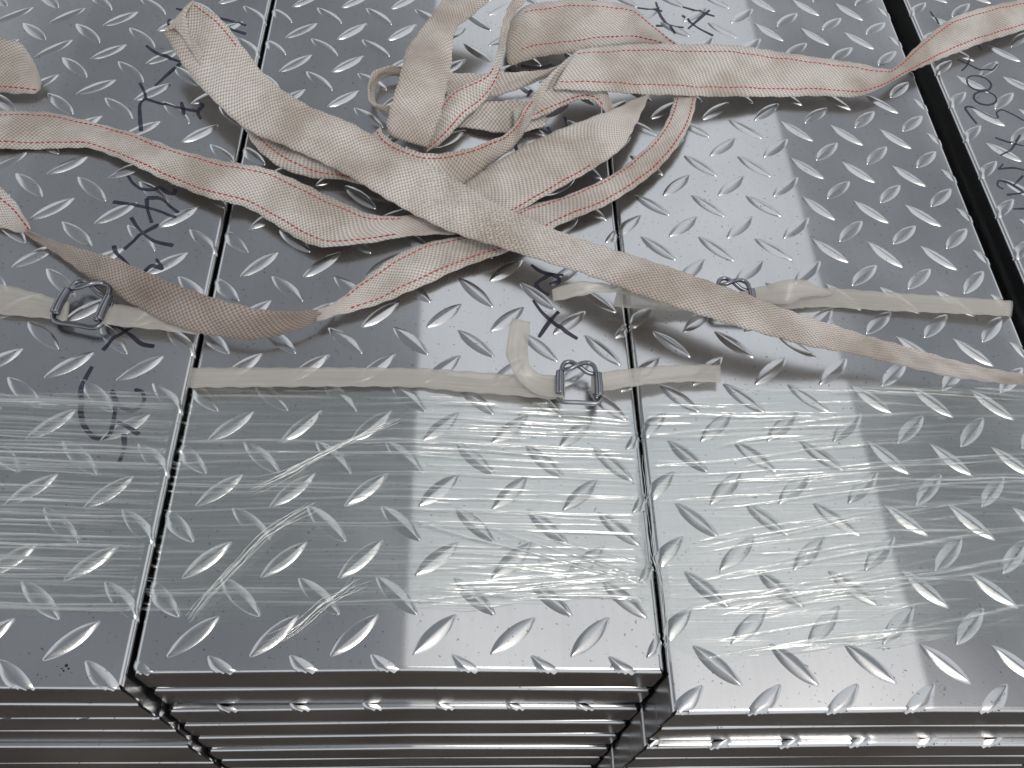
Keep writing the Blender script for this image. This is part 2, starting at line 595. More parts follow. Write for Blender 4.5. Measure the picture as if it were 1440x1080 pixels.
ordinal = ["topmost", "second from the top", "third from the top", "fourth from the top", "fifth from the top",
           "sixth from the top", "seventh from the top", "eighth from the top"]
fronts = {}
STACKS = {
    # name: x0, front y, width, phase of the pattern, forward offsets of the lower layers
    "left": (-0.3022, -0.0085, 0.300, (-0.0353, 0.0180), [0, .001, .0015, .002, .006, .004, .005, .006]),
    "middle": (0.0, 0.0, 0.2995, (0.0305, 0.0205), [0, .0012, .0055, .007, .0085, .011, .012, .013]),
    "right": (0.3006, -0.0228, 0.300, (0.3525, 0.0270), [0, .0012, .0060, .0065, .008, .009, .010, .011]),
    "far right": (0.6225, -0.004, 0.300, (0.6304, 0.0174), [0, .001, 0, .002, .001, 0, .002, .001]),
}
tops = {}
where = {"left": "left stack", "middle": "middle stack", "right": "right stack",
         "far right": "far right stack"}
desc = {"left": "galvanised chequer plate panel with a column of marker writing, on top of the left stack",
        "middle": "galvanised chequer plate panel on top of the middle stack, half mirroring bright sky",
        "right": "galvanised chequer plate panel on top, between middle stack and wide dark gap",
        "far right": "galvanised chequer plate panel marked 300 beyond the wide dark gap at right"}
for nm, (x0, y0, w, ph, offs) in STACKS.items():
    for k in range(8):
        jx = 0 if k == 0 else random.uniform(-0.0012, 0.0012)
        if nm == "middle": jx = max(min(jx, 0.0004), -0.0004)
        lab = desc[nm] if k == 0 else "folded front edge of galvanised panel, %s in the %s" % (ordinal[k], where[nm])
        phk = ph if k == 0 else (ph[0] + random.uniform(0, PITCH), y0 - offs[k] + random.uniform(0, PITCH))
        pnl = panel(x0 + jx, y0 - offs[k], w, k, phk, lab, "chequer plate panels in the " + where[nm],
                    top=(k == 0), sheet=SHEET_MID if nm == "middle" else SHEET, lugs=k == 2)
        if k:
            pnl.rotation_euler = (0, random.uniform(-.0025, .0025), random.uniform(-.0018, .0018))
        if k == 0: tops[nm] = pnl

# height of the lugs of the top panels at a point (for ink lying on them)
TOP_LUGS = []
for nm, (x0, y0, w, ph, offs) in STACKS.items():
    TOP_LUGS += [(s, cx, cy) for s, cx, cy in lug_centres((x0, x0 + w, y0, y0 + L_), ph) if x0 - .005 < cx < x0 + w + .005]
TL = np.array(TOP_LUGS)


def surf(x, y):
    x = np.atleast_1d(np.asarray(x, float)); y = np.atleast_1d(np.asarray(y, float))
    z = np.zeros_like(x)
    for i in range(len(x)):
        d = np.abs(TL[:, 1] - x[i]) + np.abs(TL[:, 2] - y[i])
        for q in np.where(d < 0.024)[0]:
            s, cx, cy = TL[q]
            a = math.radians(42.0) * s
            lx = (x[i] - cx) * math.cos(a) + (y[i] - cy) * math.sin(a)
            ly = -(x[i] - cx) * math.sin(a) + (y[i] - cy) * math.cos(a)
            if abs(lx) < LUG_L:
                hw = lug_half(lx / LUG_L)
                if abs(ly) < hw:
                    z[i] = max(z[i], float(lug_h(lx / LUG_L, ly / hw)))
    return z


# ------------------------------------------------------------------ marker writing
def writing(pnl, strokes, width):
    ox, oy, oz = pnl.location
    for st in strokes:
        V, F = [], []
        pts = np.array([P(a, b)[:2] for a, b in st])
        if len(pts) == 1: pts = np.vstack([pts, pts + [0.0006, 0.0006]])
        pts3 = np.column_stack([pts, np.zeros(len(pts))])
        c = catmull(pts3, 0.0009)[:, :2]
        t = np.gradient(c, axis=0); t /= np.linalg.norm(t, axis=1)[:, None] + 1e-12
        n = np.column_stack([-t[:, 1], t[:, 0]])
        m = len(c)
        wv = width * (0.9 + 0.18 * np.sin(np.linspace(0, 5, m) + random.uniform(0, 6)))
        cap = np.minimum(1, np.minimum(np.arange(m) + 1.2, m - np.arange(m) + 0.2) / 2.2)
        wv = wv * np.sqrt(cap)
        b0 = len(V); NA = 5
        for k in range(NA):
            q = c + n * (wv * (k / (NA - 1) - 0.5))[:, None]
            z = surf(q[:, 0], q[:, 1]) + 0.00016
            V += [(q[i, 0], q[i, 1], z[i]) for i in range(m)]
        for k in range(NA - 1):
            for i in range(m - 1):
                F.append((b0 + k * m + i, b0 + k * m + i + 1, b0 + (k + 1) * m + i + 1, b0 + (k + 1) * m + i))
        V = [(x - ox, y - oy, z - oz + bow(x - ox, 0, 0.3)) for x, y, z in V]
        link("pen_stroke", mesh("pen_stroke", V, F, M_INK), pnl)


def ell(cx, cy, rx, ry, rot, n=16):
    a = math.radians(rot)
    return [(cx + rx * math.cos(t) * math.cos(a) - ry * math.sin(t) * math.sin(a),
             cy + rx * math.cos(t) * math.sin(a) + ry * math.sin(t) * math.cos(a)) for t in np.linspace(0, 2 * math.pi, n)]


writing(tops["left"], [
    [(247, 10), (262, 13)], [(307, 21), (325, 25), (345, 30)], [(318, 35), (345, 42)], [(238, 25), (236, 32), (243, 38)],
    [(205, 63), (220, 73), (240, 80), (253, 84)], [(253, 86), (235, 102), (217, 119)],
    [(196, 115), (202, 127), (204, 136), (197, 143), (196, 160), (198, 183)],
    [(204, 137), (225, 143), (255, 149), (275, 152)], [(254, 140), (258, 158)],
    [(279, 141), (284, 143), (277, 153), (281, 163)],
    [(179, 245), (186, 255), (198, 263), (215, 265), (222, 260), (234, 267), (243, 268), (245, 262)],
    [(158, 282), (190, 286), (222, 293), (247, 303)], [(205, 276), (206, 290), (212, 310)],
    [(205, 275), (225, 277), (240, 288), (250, 295)],
    [(183, 303), (195, 320), (215, 335), (242, 341)], [(222, 312), (200, 325), (173, 348)],
    [(159, 343), (162, 353), (172, 362), (180, 372)], [(218, 360), (226, 374), (212, 370), (202, 378)],
    [(163, 455), (182, 468), (198, 480), (215, 483)], [(185, 455), (173, 463), (157, 475), (143, 490)],
    [(128, 513), (117, 533), (112, 546), (113, 560), (112, 577), (117, 597), (133, 613), (150, 610), (157, 590), (160, 560), (156, 545)],
    [(155, 548), (167, 568), (187, 573), (200, 560), (197, 547), (187, 544)],
    [(163, 590), (177, 597), (193, 607)], [(172, 607), (172, 627), (165, 647)],
], 0.0031)
writing(tops["middle"], [
    [(747, 370), (763, 380), (793, 385)], [(753, 397), (763, 390), (777, 383), (787, 393), (773, 397)],
    [(753, 397), (760, 405), (773, 412)], [(750, 420), (763, 437), (787, 457), (813, 473)],
    [(785, 436), (773, 450), (758, 472)], [(783, 435), (787, 438)],
    [(740, 182), (763, 180), (780, 190)], [(770, 175), (782, 192)], [(722, 193), (728, 213)],
    [(733, 90), (757, 92), (777, 87)], [(713, 97), (733, 100), (747, 96)], [(742, 133), (748, 125)], [(795, 160), (800, 185)],
], 0.0031)
writing(tops["right"], [
    [(897, 7), (915, 10), (932, 13)], [(923, 0), (930, 20), (950, 45)], [(923, 33), (940, 34), (962, 37)],
    [(960, 8), (987, 17), (1005, 23)], [(960, 20), (980, 37), (1003, 50)], [(968, 39), (987, 23), (998, 14)],
], 0.0028)
writing(tops["far right"], [
    [(1311, 11), (1319, 24), (1323, 29)], [(1376, 58), (1382, 67)],
    [(1349, 79), (1364, 86), (1380, 94), (1396, 96), (1404, 88)], [(1367, 77), (1362, 88), (1355, 95)],
    ell(1379, 113, 18, 9.5, 18), ell(1388, 134, 16, 9, 12),
    [(1377, 169), (1366, 155), (1361, 146), (1368, 145), (1382, 153), (1402, 163), (1406, 161), (1404, 155), (1411, 151), (1425, 157), (1442, 167)],
    [(1402, 189), (1421, 196), (1442, 202)], [(1436, 188), (1423, 208), (1410, 214)],
    [(1407, 233), (1429, 232), (1445, 236)], [(1408, 233), (1414, 226)],
    [(1415, 261), (1407, 256), (1409, 249), (1420, 253), (1442, 267)], [(1442, 243), (1429, 256)],
    [(1420, 269), (1445, 267)], [(1429, 289), (1445, 289)],
], 0.0019)

# black grime specks on the left panel
V, F = [], []
for (px, py, r) in [(90, 934, .0013), (93, 938, .0009), (83, 938, .0006), (86, 941, .0008), (81, 947, .0005), (50, 947, .0005), (55, 952, .0004), (77, 935, .0004), (130, 958, .0007), (119, 951, .0004)]:
    c = P(px, py)
    b0 = len(V); n = 9
    V.append((c[0], c[1], 0.00035 + bow(c[0], -.3052, -.0052)))
    for k in range(n):
        rr = r * random.uniform(.6, 1.25)
        V.append((c[0] + rr * math.cos(2 * math.pi * k / n), c[1] + rr * math.sin(2 * math.pi * k / n), 0.00006 + bow(c[0], -.3052, -.0052)))
    F += [(b0, b0 + 1 + k, b0 + 1 + (k + 1) % n) for k in range(n)]
lo = tops["left"].location
tag(link("grime_specks", mesh("grime_specks", [(x - lo[0], y - lo[1], z - lo[2]) for x, y, z in V], F, M_DIRT), tops["left"]), kind="stuff")


# ------------------------------------------------------------------ woven straps
def rows3(rows):
    out = []
    for r in rows:
        a = P(r[0], r[1], (r[2] + 1.2) / 1000); b = P(r[3], r[4], (r[5] + 1.2) / 1000)
        out.append(np.concatenate([a, b]))
    return np.array(out)


def ribbon(name, rows, parent, mat, thick=0.0016, step=0.003, across=12, crown=0.0012, stitch=None, width=0.045, wob=0.0008, seam=True):
    R3 = catmull(rows3(rows), step)
    n = len(R3)
    mid = (R3[:, :3] + R3[:, 3:]) / 2
    s = np.concatenate([[0], np.cumsum(np.linalg.norm(np.diff(mid, axis=0), axis=1))])
    T = np.gradient(mid, axis=0)
    D = R3[:, 3:] - R3[:, :3]
    Nn = np.cross(T, D); Nn /= np.linalg.norm(Nn, axis=1)[:, None] + 1e-12
    # the face that looks up carries the crown
    flip = np.sign(np.sum(Nn * (CAM - mid), axis=1)); flip[flip == 0] = 1
    if np.mean(flip) < 0: Nn = -Nn
    ph = rng.uniform(0, 6, 6)
    grid = np.zeros((n, across + 1, 3)); uv = np.zeros((n, across + 1, 2))
    wid = np.linalg.norm(D, axis=1)
    for k in range(across + 1):
        v = k / across
        c = crown * (1 - (2 * v - 1) ** 2) * np.minimum(1, wid / 0.03)
        w = wob * (np.sin(s * 95 + ph[0] + 5 * v) + 0.7 * np.sin(s * 210 + ph[1] - 7 * v) + 0.6 * np.sin(s * 47 + ph[2] + 3 * v))
        ed = 0.0004 * np.sin(s * 400 + ph[3 + (k > across / 2)]) * (abs(2 * v - 1) > .99)
        grid[:, k] = R3[:, :3] + D * v + Nn * (c + w * (0.4 + 0.6 * 4 * v * (1 - v)))[:, None] + D / (wid[:, None] + 1e-9) * ed[:, None]
        uv[:, k, 0] = s; uv[:, k, 1] = v * float(np.clip(np.median(wid), .012, .06))
    V = []; UV = []
    off = Nn * thick / 2
    m = across + 1
    for sg in (1, -1):
        for i in range(n):
            for k in range(m):
                # thin rounded selvedge
                e = 0.55 if k in (0, m - 1) else 1.0
                V.append(grid[i, k] + sg * off[i] * e); UV.append(uv[i, k])
    F = []
    B = n * m
    for i in range(n - 1):
        for k in range(m - 1):
            a = i * m + k
            F.append((a, a + 1, a + m + 1, a + m))
            F.append((B + a, B + a + m, B + a + m + 1, B + a + 1))
        for k in (0, m - 1):
            a = i * m + k
            F.append((a, a + m, B + a + m, B + a) if k == 0 else (a, B + a, B + a + m, a + m))
    for i in (0, n - 1):
        for k in range(m - 1):
            a = i * m + k
            F.append((a, B + a, B + a + 1, a + 1) if i == 0 else (a, a + 1, B + a + 1, B + a))
    o = link(name, mesh(name, V, F, mat, uvs=UV), parent)
    if stitch:
        sv, sf = [], []
        for (v0, a0, a1) in stitch:
            k0 = min(int(v0 * across), across - 1); fr = v0 * across - k0
            line = grid[:, k0] * (1 - fr) + grid[:, k0 + 1] * fr + Nn * (thick / 2 + 0.00015)
            ls = np.concatenate([[0], np.cumsum(np.linalg.norm(np.diff(line, axis=0), axis=1))])
            tot = ls[-1]
            q = a0 * tot
            while q < a1 * tot - 0.003:
                L_st = 0.0036 * random.uniform(.85, 1.1)
                aa = np.linspace(q, q + L_st, 4)
                c = np.column_stack([np.interp(aa, ls, line[:, j]) for j in range(3)])
                nn = np.column_stack([np.interp(aa, ls, Nn[:, j]) for j in range(3)])
                tt = c[-1] - c[0]; tt = tt / (np.linalg.norm(tt) + 1e-12)
                bb = np.cross(nn[0], tt); bb /= np.linalg.norm(bb) + 1e-12
                b0 = len(sv)
                for j in range(4):
                    hgt = (-0.0001, 0.0005, 0.0005, -0.0001)[j]; wd = (0.0004, 0.00075, 0.00075, 0.0004)[j]
                    sv += [c[j] - bb * wd - nn[j] * .0003, c[j] + nn[j] * hgt, c[j] + bb * wd - nn[j] * .0003]
                for j in range(3):
                    for e in range(2):
                        sf.append((b0 + j * 3 + e, b0 + j * 3 + e + 1, b0 + j * 3 + e + 4, b0 + j * 3 + e + 3))
                q += L_st + 0.0009
        so = link("red_stitching", mesh("red_stitching", sv, sf, M_RED), o)
        so["label"] = "rows of red thread stitching"
    return o, grid, Nn


def strap(label, group, loc):
    r = empty("webbing_strap", (0, 0, 0))
    tag(r, label, "webbing strap", group)
    return r


GRP = "cream woven webbing straps lying on the panels"
BOTH = [(0.16, 0, 1), (0.84, 0, 1)]
# the strap that crosses the pile on top
s1 = strap("long cream webbing strap crossing over the tangle and reaching the right edge", GRP, None)
A_rows = [(272, 1, 34, 231, 46, 26), (312, 28, 30, 258, 92, 20), (346, 72, 24, 295, 135, 16), (380, 113, 20, 345, 180, 12),
          (430, 147, 18, 405, 207, 13), (490, 172, 17, 465, 234, 13), (560, 213, 18, 530, 271, 15), (640, 252, 19, 595, 308, 16),
          (700, 288, 20, 650, 331, 17), (760, 315, 21, 715, 351, 18), (820, 338, 22, 790, 375, 19), (880, 356, 26, 850, 395, 24),
          (950, 380, 29, 925, 423, 27), (1020, 404, 32, 1000, 447, 29), (1090, 430, 32, 1075, 470, 28), (1150, 450, 30, 1140, 487, 24),
          (1210, 469, 27, 1200, 498, 18), (1290, 492, 22, 1283, 518, 10), (1370, 514, 17, 1366, 534, 8), (1450, 528, 14, 1448, 543, 7)]
_, gA, nA = ribbon("webbing", A_rows, s1, M_WEB, thick=0.0026, stitch=[(0.1, 0.0, 0.085)])
# folded-back end at the top
ribbon("webbing", [(272, 2, 36, 232, 45, 27), (262, 20, 37, 248, 42, 30), (266, 42, 31, 262, 62, 27), (285, 72, 27, 282, 92, 24)], s1, M_WEB, crown=0.0005)
ribbon("webbing", [(350, 150, 9, 332, 150, 6), (385, 180, 8, 346, 185, 5), (420, 200, 8, 365, 213, 4), (455, 215, 8, 398, 237, 4),
                   (490, 230, 8, 440, 250, 4), (525, 245, 8, 480, 253, 4), (560, 262, 8, 520, 262, 5)], s1, M_WEB, stitch=[(0.72, 0, 1)], crown=0.0008)
# cream box stitching on the doubled part of the long strap
sv, sf = [], []
n = len(gA)
for q in range(520):
    i = int(rng.uniform(0.36, 0.545) * n); k = rng.integers(1, gA.shape[1] - 2)
    c = gA[i, k] * (1 - (f := rng.uniform())) + gA[i, k + 1] * f + nA[i] * 0.00165
    t = (gA[min(i + 1, n - 1), k] - gA[i - 1, k]); t /= np.linalg.norm(t)
    w = (gA[i, -1] - gA[i, 0]); w /= np.linalg.norm(w)
    dr = t * rng.normal(0, .5) + w * rng.choice([-1, 1]); dr /= np.linalg.norm(dr)
    sd = np.cross(nA[i], dr)
    b0 = len(sv)
    for j in (-1, 1):
        sv += [c + dr * j * .0016 - sd * .0003 - nA[i] * .0004, c + dr * j * .0012 + nA[i] * .0003, c + dr * j * .0016 + sd * .0003 - nA[i] * .0004]
    sf += [(b0, b0 + 1, b0 + 4, b0 + 3), (b0 + 1, b0 + 2, b0 + 5, b0 + 4)]
so = link("cream_stitching", mesh("cream_stitching", sv, sf, M_CREAMTHREAD), s1.children[0])
tag(so, kind="stuff")

# strap from the left edge to the fold under the tangle
s2 = strap("cream strap with two red stitch lines, upper of those entering at left edge", GRP, None)
ribbon("webbing", [(-60, 148, 5, -60, 207, 3), (0, 155, 5, 0, 209, 3), (70, 159, 5, 70, 209, 3), (130, 172, 6, 125, 208, 4),
                   (185, 187, 6, 165, 222, 4), (250, 210, 7, 225, 250, 4), (310, 226, 8, 290, 277, 4), (370, 236, 9, 345, 291, 4),
                   (430, 260, 9, 395, 321, 5), (480, 284, 9, 430, 341, 6), (525, 303, 9, 462, 347, 8), (560, 304, 8, 520, 341, 8),
                   (600, 303, 8, 580, 331, 7), (640, 316, 8, 640, 330, 7)], s2, M_WEB, stitch=[(0.14, 0, .9), (0.86, 0, .9)])
ribbon("webbing", [(600, 290, 7, 660, 330, 7), (655, 258, 9, 735, 293, 8), (700, 226, 10, 800, 257, 9), (790, 181, 12, 870, 212, 10), (860, 155, 14, 894, 175, 12),
                   (910, 131, 16, 913, 135, 15)], s2, M_WEB, stitch=[(0.93, 0.1, .55)], crown=0.002)

# strap from the lower left, round the right-hand loop to the top
s3 = strap("cream strap sagging low from left edge, then looping up right of the tangle", GRP, None)
ribbon("webbing", [(-50, 205, 14, -70, 300, 6), (0, 262, 12, -22, 312, 5), (22, 285, 10, 8, 322, 5), (43, 322, 8, 38, 329, 5)], s3, M_WEB, stitch=[(0.25, 0, 1)])
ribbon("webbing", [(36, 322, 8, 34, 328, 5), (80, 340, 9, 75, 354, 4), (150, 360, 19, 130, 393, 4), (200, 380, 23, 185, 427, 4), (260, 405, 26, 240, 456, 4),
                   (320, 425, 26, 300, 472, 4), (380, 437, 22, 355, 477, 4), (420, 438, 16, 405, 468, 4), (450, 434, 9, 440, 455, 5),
                   (466, 428, 5, 462, 445, 3.5)], s3, M_WEB_BROWN)
ribbon("webbing", [(446, 436, 10, 444, 453, 6.5), (458, 432, 8.8, 455, 450, 6.4), (473, 424, 8, 470, 444, 6), (510, 395, 6, 530, 428, 7), (560, 357, 6, 590, 404, 7), (600, 342, 6, 650, 376, 7),
                   (650, 332, 6, 705, 357, 7), (695, 315, 6, 750, 337, 6), (735, 292, 5, 790, 315, 5), (800, 274, 5, 860, 284, 5),
                   (870, 240, 6, 922, 240, 6), (925, 190, 8, 965, 186, 8), (945, 150, 10, 979, 140, 10), (950, 115, 12, 977, 105, 14)], s3, M_WEB,
       stitch=[(0.16, .06, 1), (0.84, .06, 1)])
ribbon("webbing", [(958, 66, 16, 940, 68, 12), (922, 38, 19, 915, 62, 12), (892, 12, 21, 880, 63, 10), (840, 1, 21, 807, 73, 8), (780, 2, 19, 760, 80, 7),
                   (735, 10, 17, 717, 91, 6), (718, 30, 10, 712, 80, 4)], s3, M_WEB, stitch=[(0.14, 0, .9), (0.8, 0, .9)], crown=0.002)

# strap from the right edge, twisted once, into the heap of loops
s4 = strap("cream strap twisted over the wide dark gap, ending in heaped loops", GRP, None)
ribbon("webbing", [(1470, -8, 14, 1470, 34, 6), (1400, 7, 14, 1395, 56, 6), (1340, 25, 15, 1340, 76, 6), (1297, 58, 16, 1302, 92, 7), (1262, 91, 14, 1276, 103, 9),
                   (1245, 97, 14, 1216, 133, 8), (1180, 85, 16, 1150, 135, 8), (1100, 74, 18, 1060, 136, 10), (1050, 66, 20, 1000, 135, 13),
                   (960, 62, 22, 920, 133, 17), (880, 63, 24, 850, 129, 20), (812, 70, 24, 778, 124, 21)], s4, M_WEB, stitch=BOTH)
ribbon("webbing", [(812, 70, 22, 792, 100, 18), (770, 108, 22, 772, 133, 12), (740, 150, 21, 748, 167, 9), (715, 186, 20, 722, 206, 6), (690, 198, 20, 694, 228, 5),
                   (650, 211, 20, 655, 258, 5), (605, 216, 20, 600, 277, 5), (565, 206, 20, 550, 262, 5), (541, 190, 19, 512, 238, 5), (534, 178, 18, 502, 218, 5)],
       s4, M_WEB, stitch=[(0.13, 0.3, 1)])
ribbon("webbing", [(632, -14, 30, 705, -14, 34), (612, 15, 32, 665, 20, 34), (590, 45, 32, 641, 42, 33), (571, 70, 31, 635, 88, 30), (566, 92, 34, 629, 118, 28),
                   (557, 125, 30, 625, 140, 26), (549, 152, 26, 620, 160, 22), (544, 178, 20, 608, 192, 18), (549, 194, 14, 602, 208, 14)], s4, M_WEB, crown=0.003)
ribbon("webbing", [(590, 200, 12, 600, 214, 9), (612, 160, 15, 625, 198, 11), (630, 132, 18, 655, 165, 13), (657, 118, 20, 680, 143, 15), (684, 105, 22, 693, 125, 18),
                   (698, 78, 26, 704, 95, 22), (704, 45, 28, 712, 55, 26), (709, 25, 30, 719, 28, 28), (720, 0, 32, 736, 5, 30), (735, -18, 32, 758, -14, 30)],
       s4, M_WEB, stitch=[(0.16, 0, .5), (0.84, 0, .5)])
ribbon("webbing", [(792, 90, 7, 782, 98, 3), (771, 97, 9, 757, 114, 3), (720, 102, 11, 702, 134, 3), (690, 103, 12, 672, 140, 3), (628, 102, 13, 622, 130, 3),
                   (580, 95, 13, 586, 112, 4), (548, 93, 13, 557, 107, 4), (527, 99, 13, 540, 110, 4), (518, 116, 13, 529, 121, 4), (518, 136, 13, 526, 138, 4),
                   (527, 146, 13, 536, 158, 4), (548, 148, 12, 560, 172, 4), (600, 148, 11, 612, 178, 4), (658, 142, 11, 658, 180, 3), (682, 142, 10, 686, 185, 3),
                   (738, 142, 9, 730, 186, 3), (772, 138, 8, 766, 178, 3)], s4, M_WEB, stitch=[(0.1, 0.6, 1), (0.85, 0.6, 1)])
ribbon("webbing", [(722, 152, 14, 722, 190, 7), (742, 146, 15, 737, 174, 8), (777, 124, 17, 770, 160, 9), (830, 117, 18, 814, 140, 12), (850, 123, 18, 834, 141, 13),
                   (865, 160, 8, 853, 162, 6)], s4, M_WEB, stitch=[(0.8, 0, .9)])

s5 = strap("short folded end of cream strap poking in at the left edge, uppermost there", GRP, None)
ribbon("webbing", [(-60, 35, 18, -60, 128, 4), (0, 53, 22, 0, 130, 4), (30, 62, 20, 26, 132, 4), (48, 88, 14, 48, 131, 4), (60, 117, 6, 57, 126, 4)], s5, M_WEB, stitch=[(0.9, 0, 1)])


# ------------------------------------------------------------------ plastic strapping bands and wire buckles
def band(label):
    return tag(empty("strapping_band"), label, "strapping band", "flat cream strapping bands")


def strip(parent, name, rows):
    return ribbon(name, rows, parent, M_BAND, thick=0.0007, step=0.004, across=6, crown=0.0002, wob=0.0001, width=0.016)[0]


b1 = band("pale strapping band with wire buckle at left, partly under the sagging strap")
strip(b1, "band", [(-40, 392, 3, -40, 439, 3), (0, 399, 3, 0, 442, 3), (45, 410, 3, 45, 446, 3), (80, 420, 4, 76, 449, 4), (92, 422, 6.5, 88, 452, 6.5), (98, 423, 5, 94, 453, 5), (94, 422, 3, 90, 452, 3)])
strip(b1, "band", [(150, 426, 3, 146, 456, 3), (146, 425, 5, 142, 455, 5), (152, 426, 6.5, 148, 456, 6.5), (165, 428, 4.5, 160, 458, 4.5), (220, 436, 3, 215, 463, 3), (272, 443, 2.4, 266, 469, 2.4), (282, 445, 0, 276, 470, 0), (284, 445, -8, 278, 471, -8)])
b2 = band("pale strapping band across the middle panel with its tail standing up")
strip(b2, "band", [(268, 517, -6, 263, 545, -6), (274, 517, 1.5, 269, 545, 1.5), (284, 517, 2.6, 279, 545, 2.6), (400, 517, 2.6, 400, 544, 2.6), (590, 518, 2.6, 590, 545, 2.6), (640, 521, 2.8, 640, 550, 2.8),
                   (720, 527, 3.5, 720, 556, 3.5), (775, 532, 5, 775, 561, 5), (788, 532, 8, 788, 561, 8), (794, 531, 6, 794, 560, 6), (789, 531, 4, 789, 560, 4)])
strip(b2, "band", [(836, 526, 4, 836, 553, 4), (832, 526, 6, 832, 553, 6), (837, 525, 8, 837, 552, 8), (850, 523, 6, 850, 550, 6), (900, 517, 4, 900, 542, 4),
                   (960, 513, 3, 960, 537, 3), (1013, 513, 2.6, 1013, 538, 2.6)])
strip(b2, "tail", [(792, 530, 9, 792, 558, 9), (775, 528, 7.5, 770, 559, 7), (752, 522, 10, 738, 544, 7), (742, 500, 18, 716, 512, 13), (744, 476, 30, 712, 488, 26), (746, 453, 40, 720, 447, 40)])
b3 = band("pale strapping band passing under the long strap and ending at the dark gap")
strip(b3, "band", [(868, 408, 3, 862, 431, 3), (960, 414, 3, 955, 437, 3), (1040, 411, 4, 1040, 437, 4), (1100, 408, 3.4, 1095, 435, 3.4), (1160, 405, 3, 1155, 432, 3),
                   (1250, 411, 2.6, 1245, 437, 2.6), (1350, 418, 2.6, 1345, 441, 2.6), (1408, 422, 2.4, 1406, 444, 2.4), (1420, 423, 1, 1418, 445, 1), (1424, 424, -10, 1422, 446, -10)])
strip(b3, "tail", [(776, 407, 13, 778, 424, 11), (813, 396, 17, 812, 417, 13), (845, 398, 17, 845, 411, 13), (880, 404, 14, 880, 414, 12), (930, 412, 10, 930, 430, 8)])
strip(b3, "tail", [(1040, 410, 8, 1040, 430, 8), (1062, 405, 10, 1062, 425, 8), (1090, 398, 16, 1090, 427, 10), (1118, 392, 20, 1108, 428, 11), (1150, 402, 14, 1132, 418, 11), (1174, 413, 7, 1166, 417, 5)])
# embossed weld dots and cut mark on the middle band
V, F = [], []
for i in range(9):
    for j in range(5):
        c = P(418 + i * 5.2 + (j % 2) * 2.6, 521 + j * 4.6, 0.0031)
        b0 = len(V); V.append((c[0], c[1], c[2] + .0005))
        for k in range(6):
            V.append((c[0] + .0007 * math.cos(k * math.pi / 3), c[1] + .0007 * math.sin(k * math.pi / 3), c[2]))
        F += [(b0, b0 + 1 + k, b0 + 1 + (k + 1) % 6) for k in range(6)]
a = P(404, 517, .0033); c = P(397, 544, .0033)
b0 = len(V); V += [(a[0], a[1], a[2]), (a[0] + .0009, a[1], a[2] + .0002), (c[0] + .0009, c[1], c[2] + .0002), (c[0], c[1], c[2])]
F.append((b0, b0 + 1, b0 + 2, b0 + 3))
tag(link("embossed_dots", mesh("embossed_dots", V, F, M_BAND, uvs=[(v[0], v[1]) for v in V]), b2), kind="stuff")


def buckle(px, py, z, rot, size, label):
    """bent-wire buckle: doubled side bars, a plain front bar, crossing wires at the back"""
    root = tag(empty("wire_buckle", tuple(P(px, py, z))), label, "buckle", "bent wire strap buckles")
    root.rotation_euler = (0, 0, math.radians(rot))
    h = size / 2
    r = size * 0.054
    def part(name, pts, rad=r):
        pts = catmull(np.array(pts, float), size * 0.03)
        return link(name, tube(pts, rad, M_WIRE, name, 10), root)
    zt = r * 1.3
    # outer wire: front bar and both sides
    part("frame_wire", [(-h * .78, h * .55, zt), (-h * .98, h * .25, zt), (-h, -h * .5, zt), (-h * .96, -h * .84, zt), (-h * .8, -h, zt), (0, -h * 1.02, zt), (h * .8, -h, zt), (h * .96, -h * .84, zt),
                        (h, -h * .5, zt), (h * .98, h * .25, zt), (h * .78, h * .55, zt)])
    # crossing wires at the back
    part("cross_wire", [(-h * .8, -h * .78, zt * 2.2), (-h * .78, h * .55, zt * 2.2), (-h * .66, h * .9, zt * 2.2), (-h * .4, h * 1.0, zt * 2.3), (0, h * .78, zt * 2.4), (h * .4, h * .56, zt * 1.5), (h * .85, h * .5, zt)])
    part("cross_wire", [(h * .8, -h * .78, zt * 2.2), (h * .78, h * .55, zt * 2.2), (h * .66, h * .9, zt * 2.2), (h * .4, h * 1.0, zt * 2.3), (0, h * .80, zt * 3.4), (-h * .4, h * .56, zt * 3.2), (-h * .72, h * .5, zt * 2.6)])
    # flattened sleeves over the side bars
    for sx in (-1, 1):
        part("side_bar", [(sx * h * .88, -h * .72, zt * 2.4), (sx * h * .88, -h * .2, zt * 2.7), (sx * h * .86, h * .42, zt * 2.5)], r * 1.7)
    return root


buckle(122, 431, 0.0035, -9, 0.034, "dark wire buckle on the left strapping band")
buckle(813, 541, 0.0055, -2, 0.030, "dark wire buckle in the sun on the middle strapping band")
buckle(1030, 421, 0.0045, -6, 0.030, "wire buckle mostly hidden under the long strap on right band")

# ------------------------------------------------------------------ stretch film
def poly_y(pts, xs):
    w = np.array([P(a, b)[:2] for a, b in pts])
    o = np.argsort(w[:, 0])
    return np.interp(xs, w[o, 0], w[o, 1])


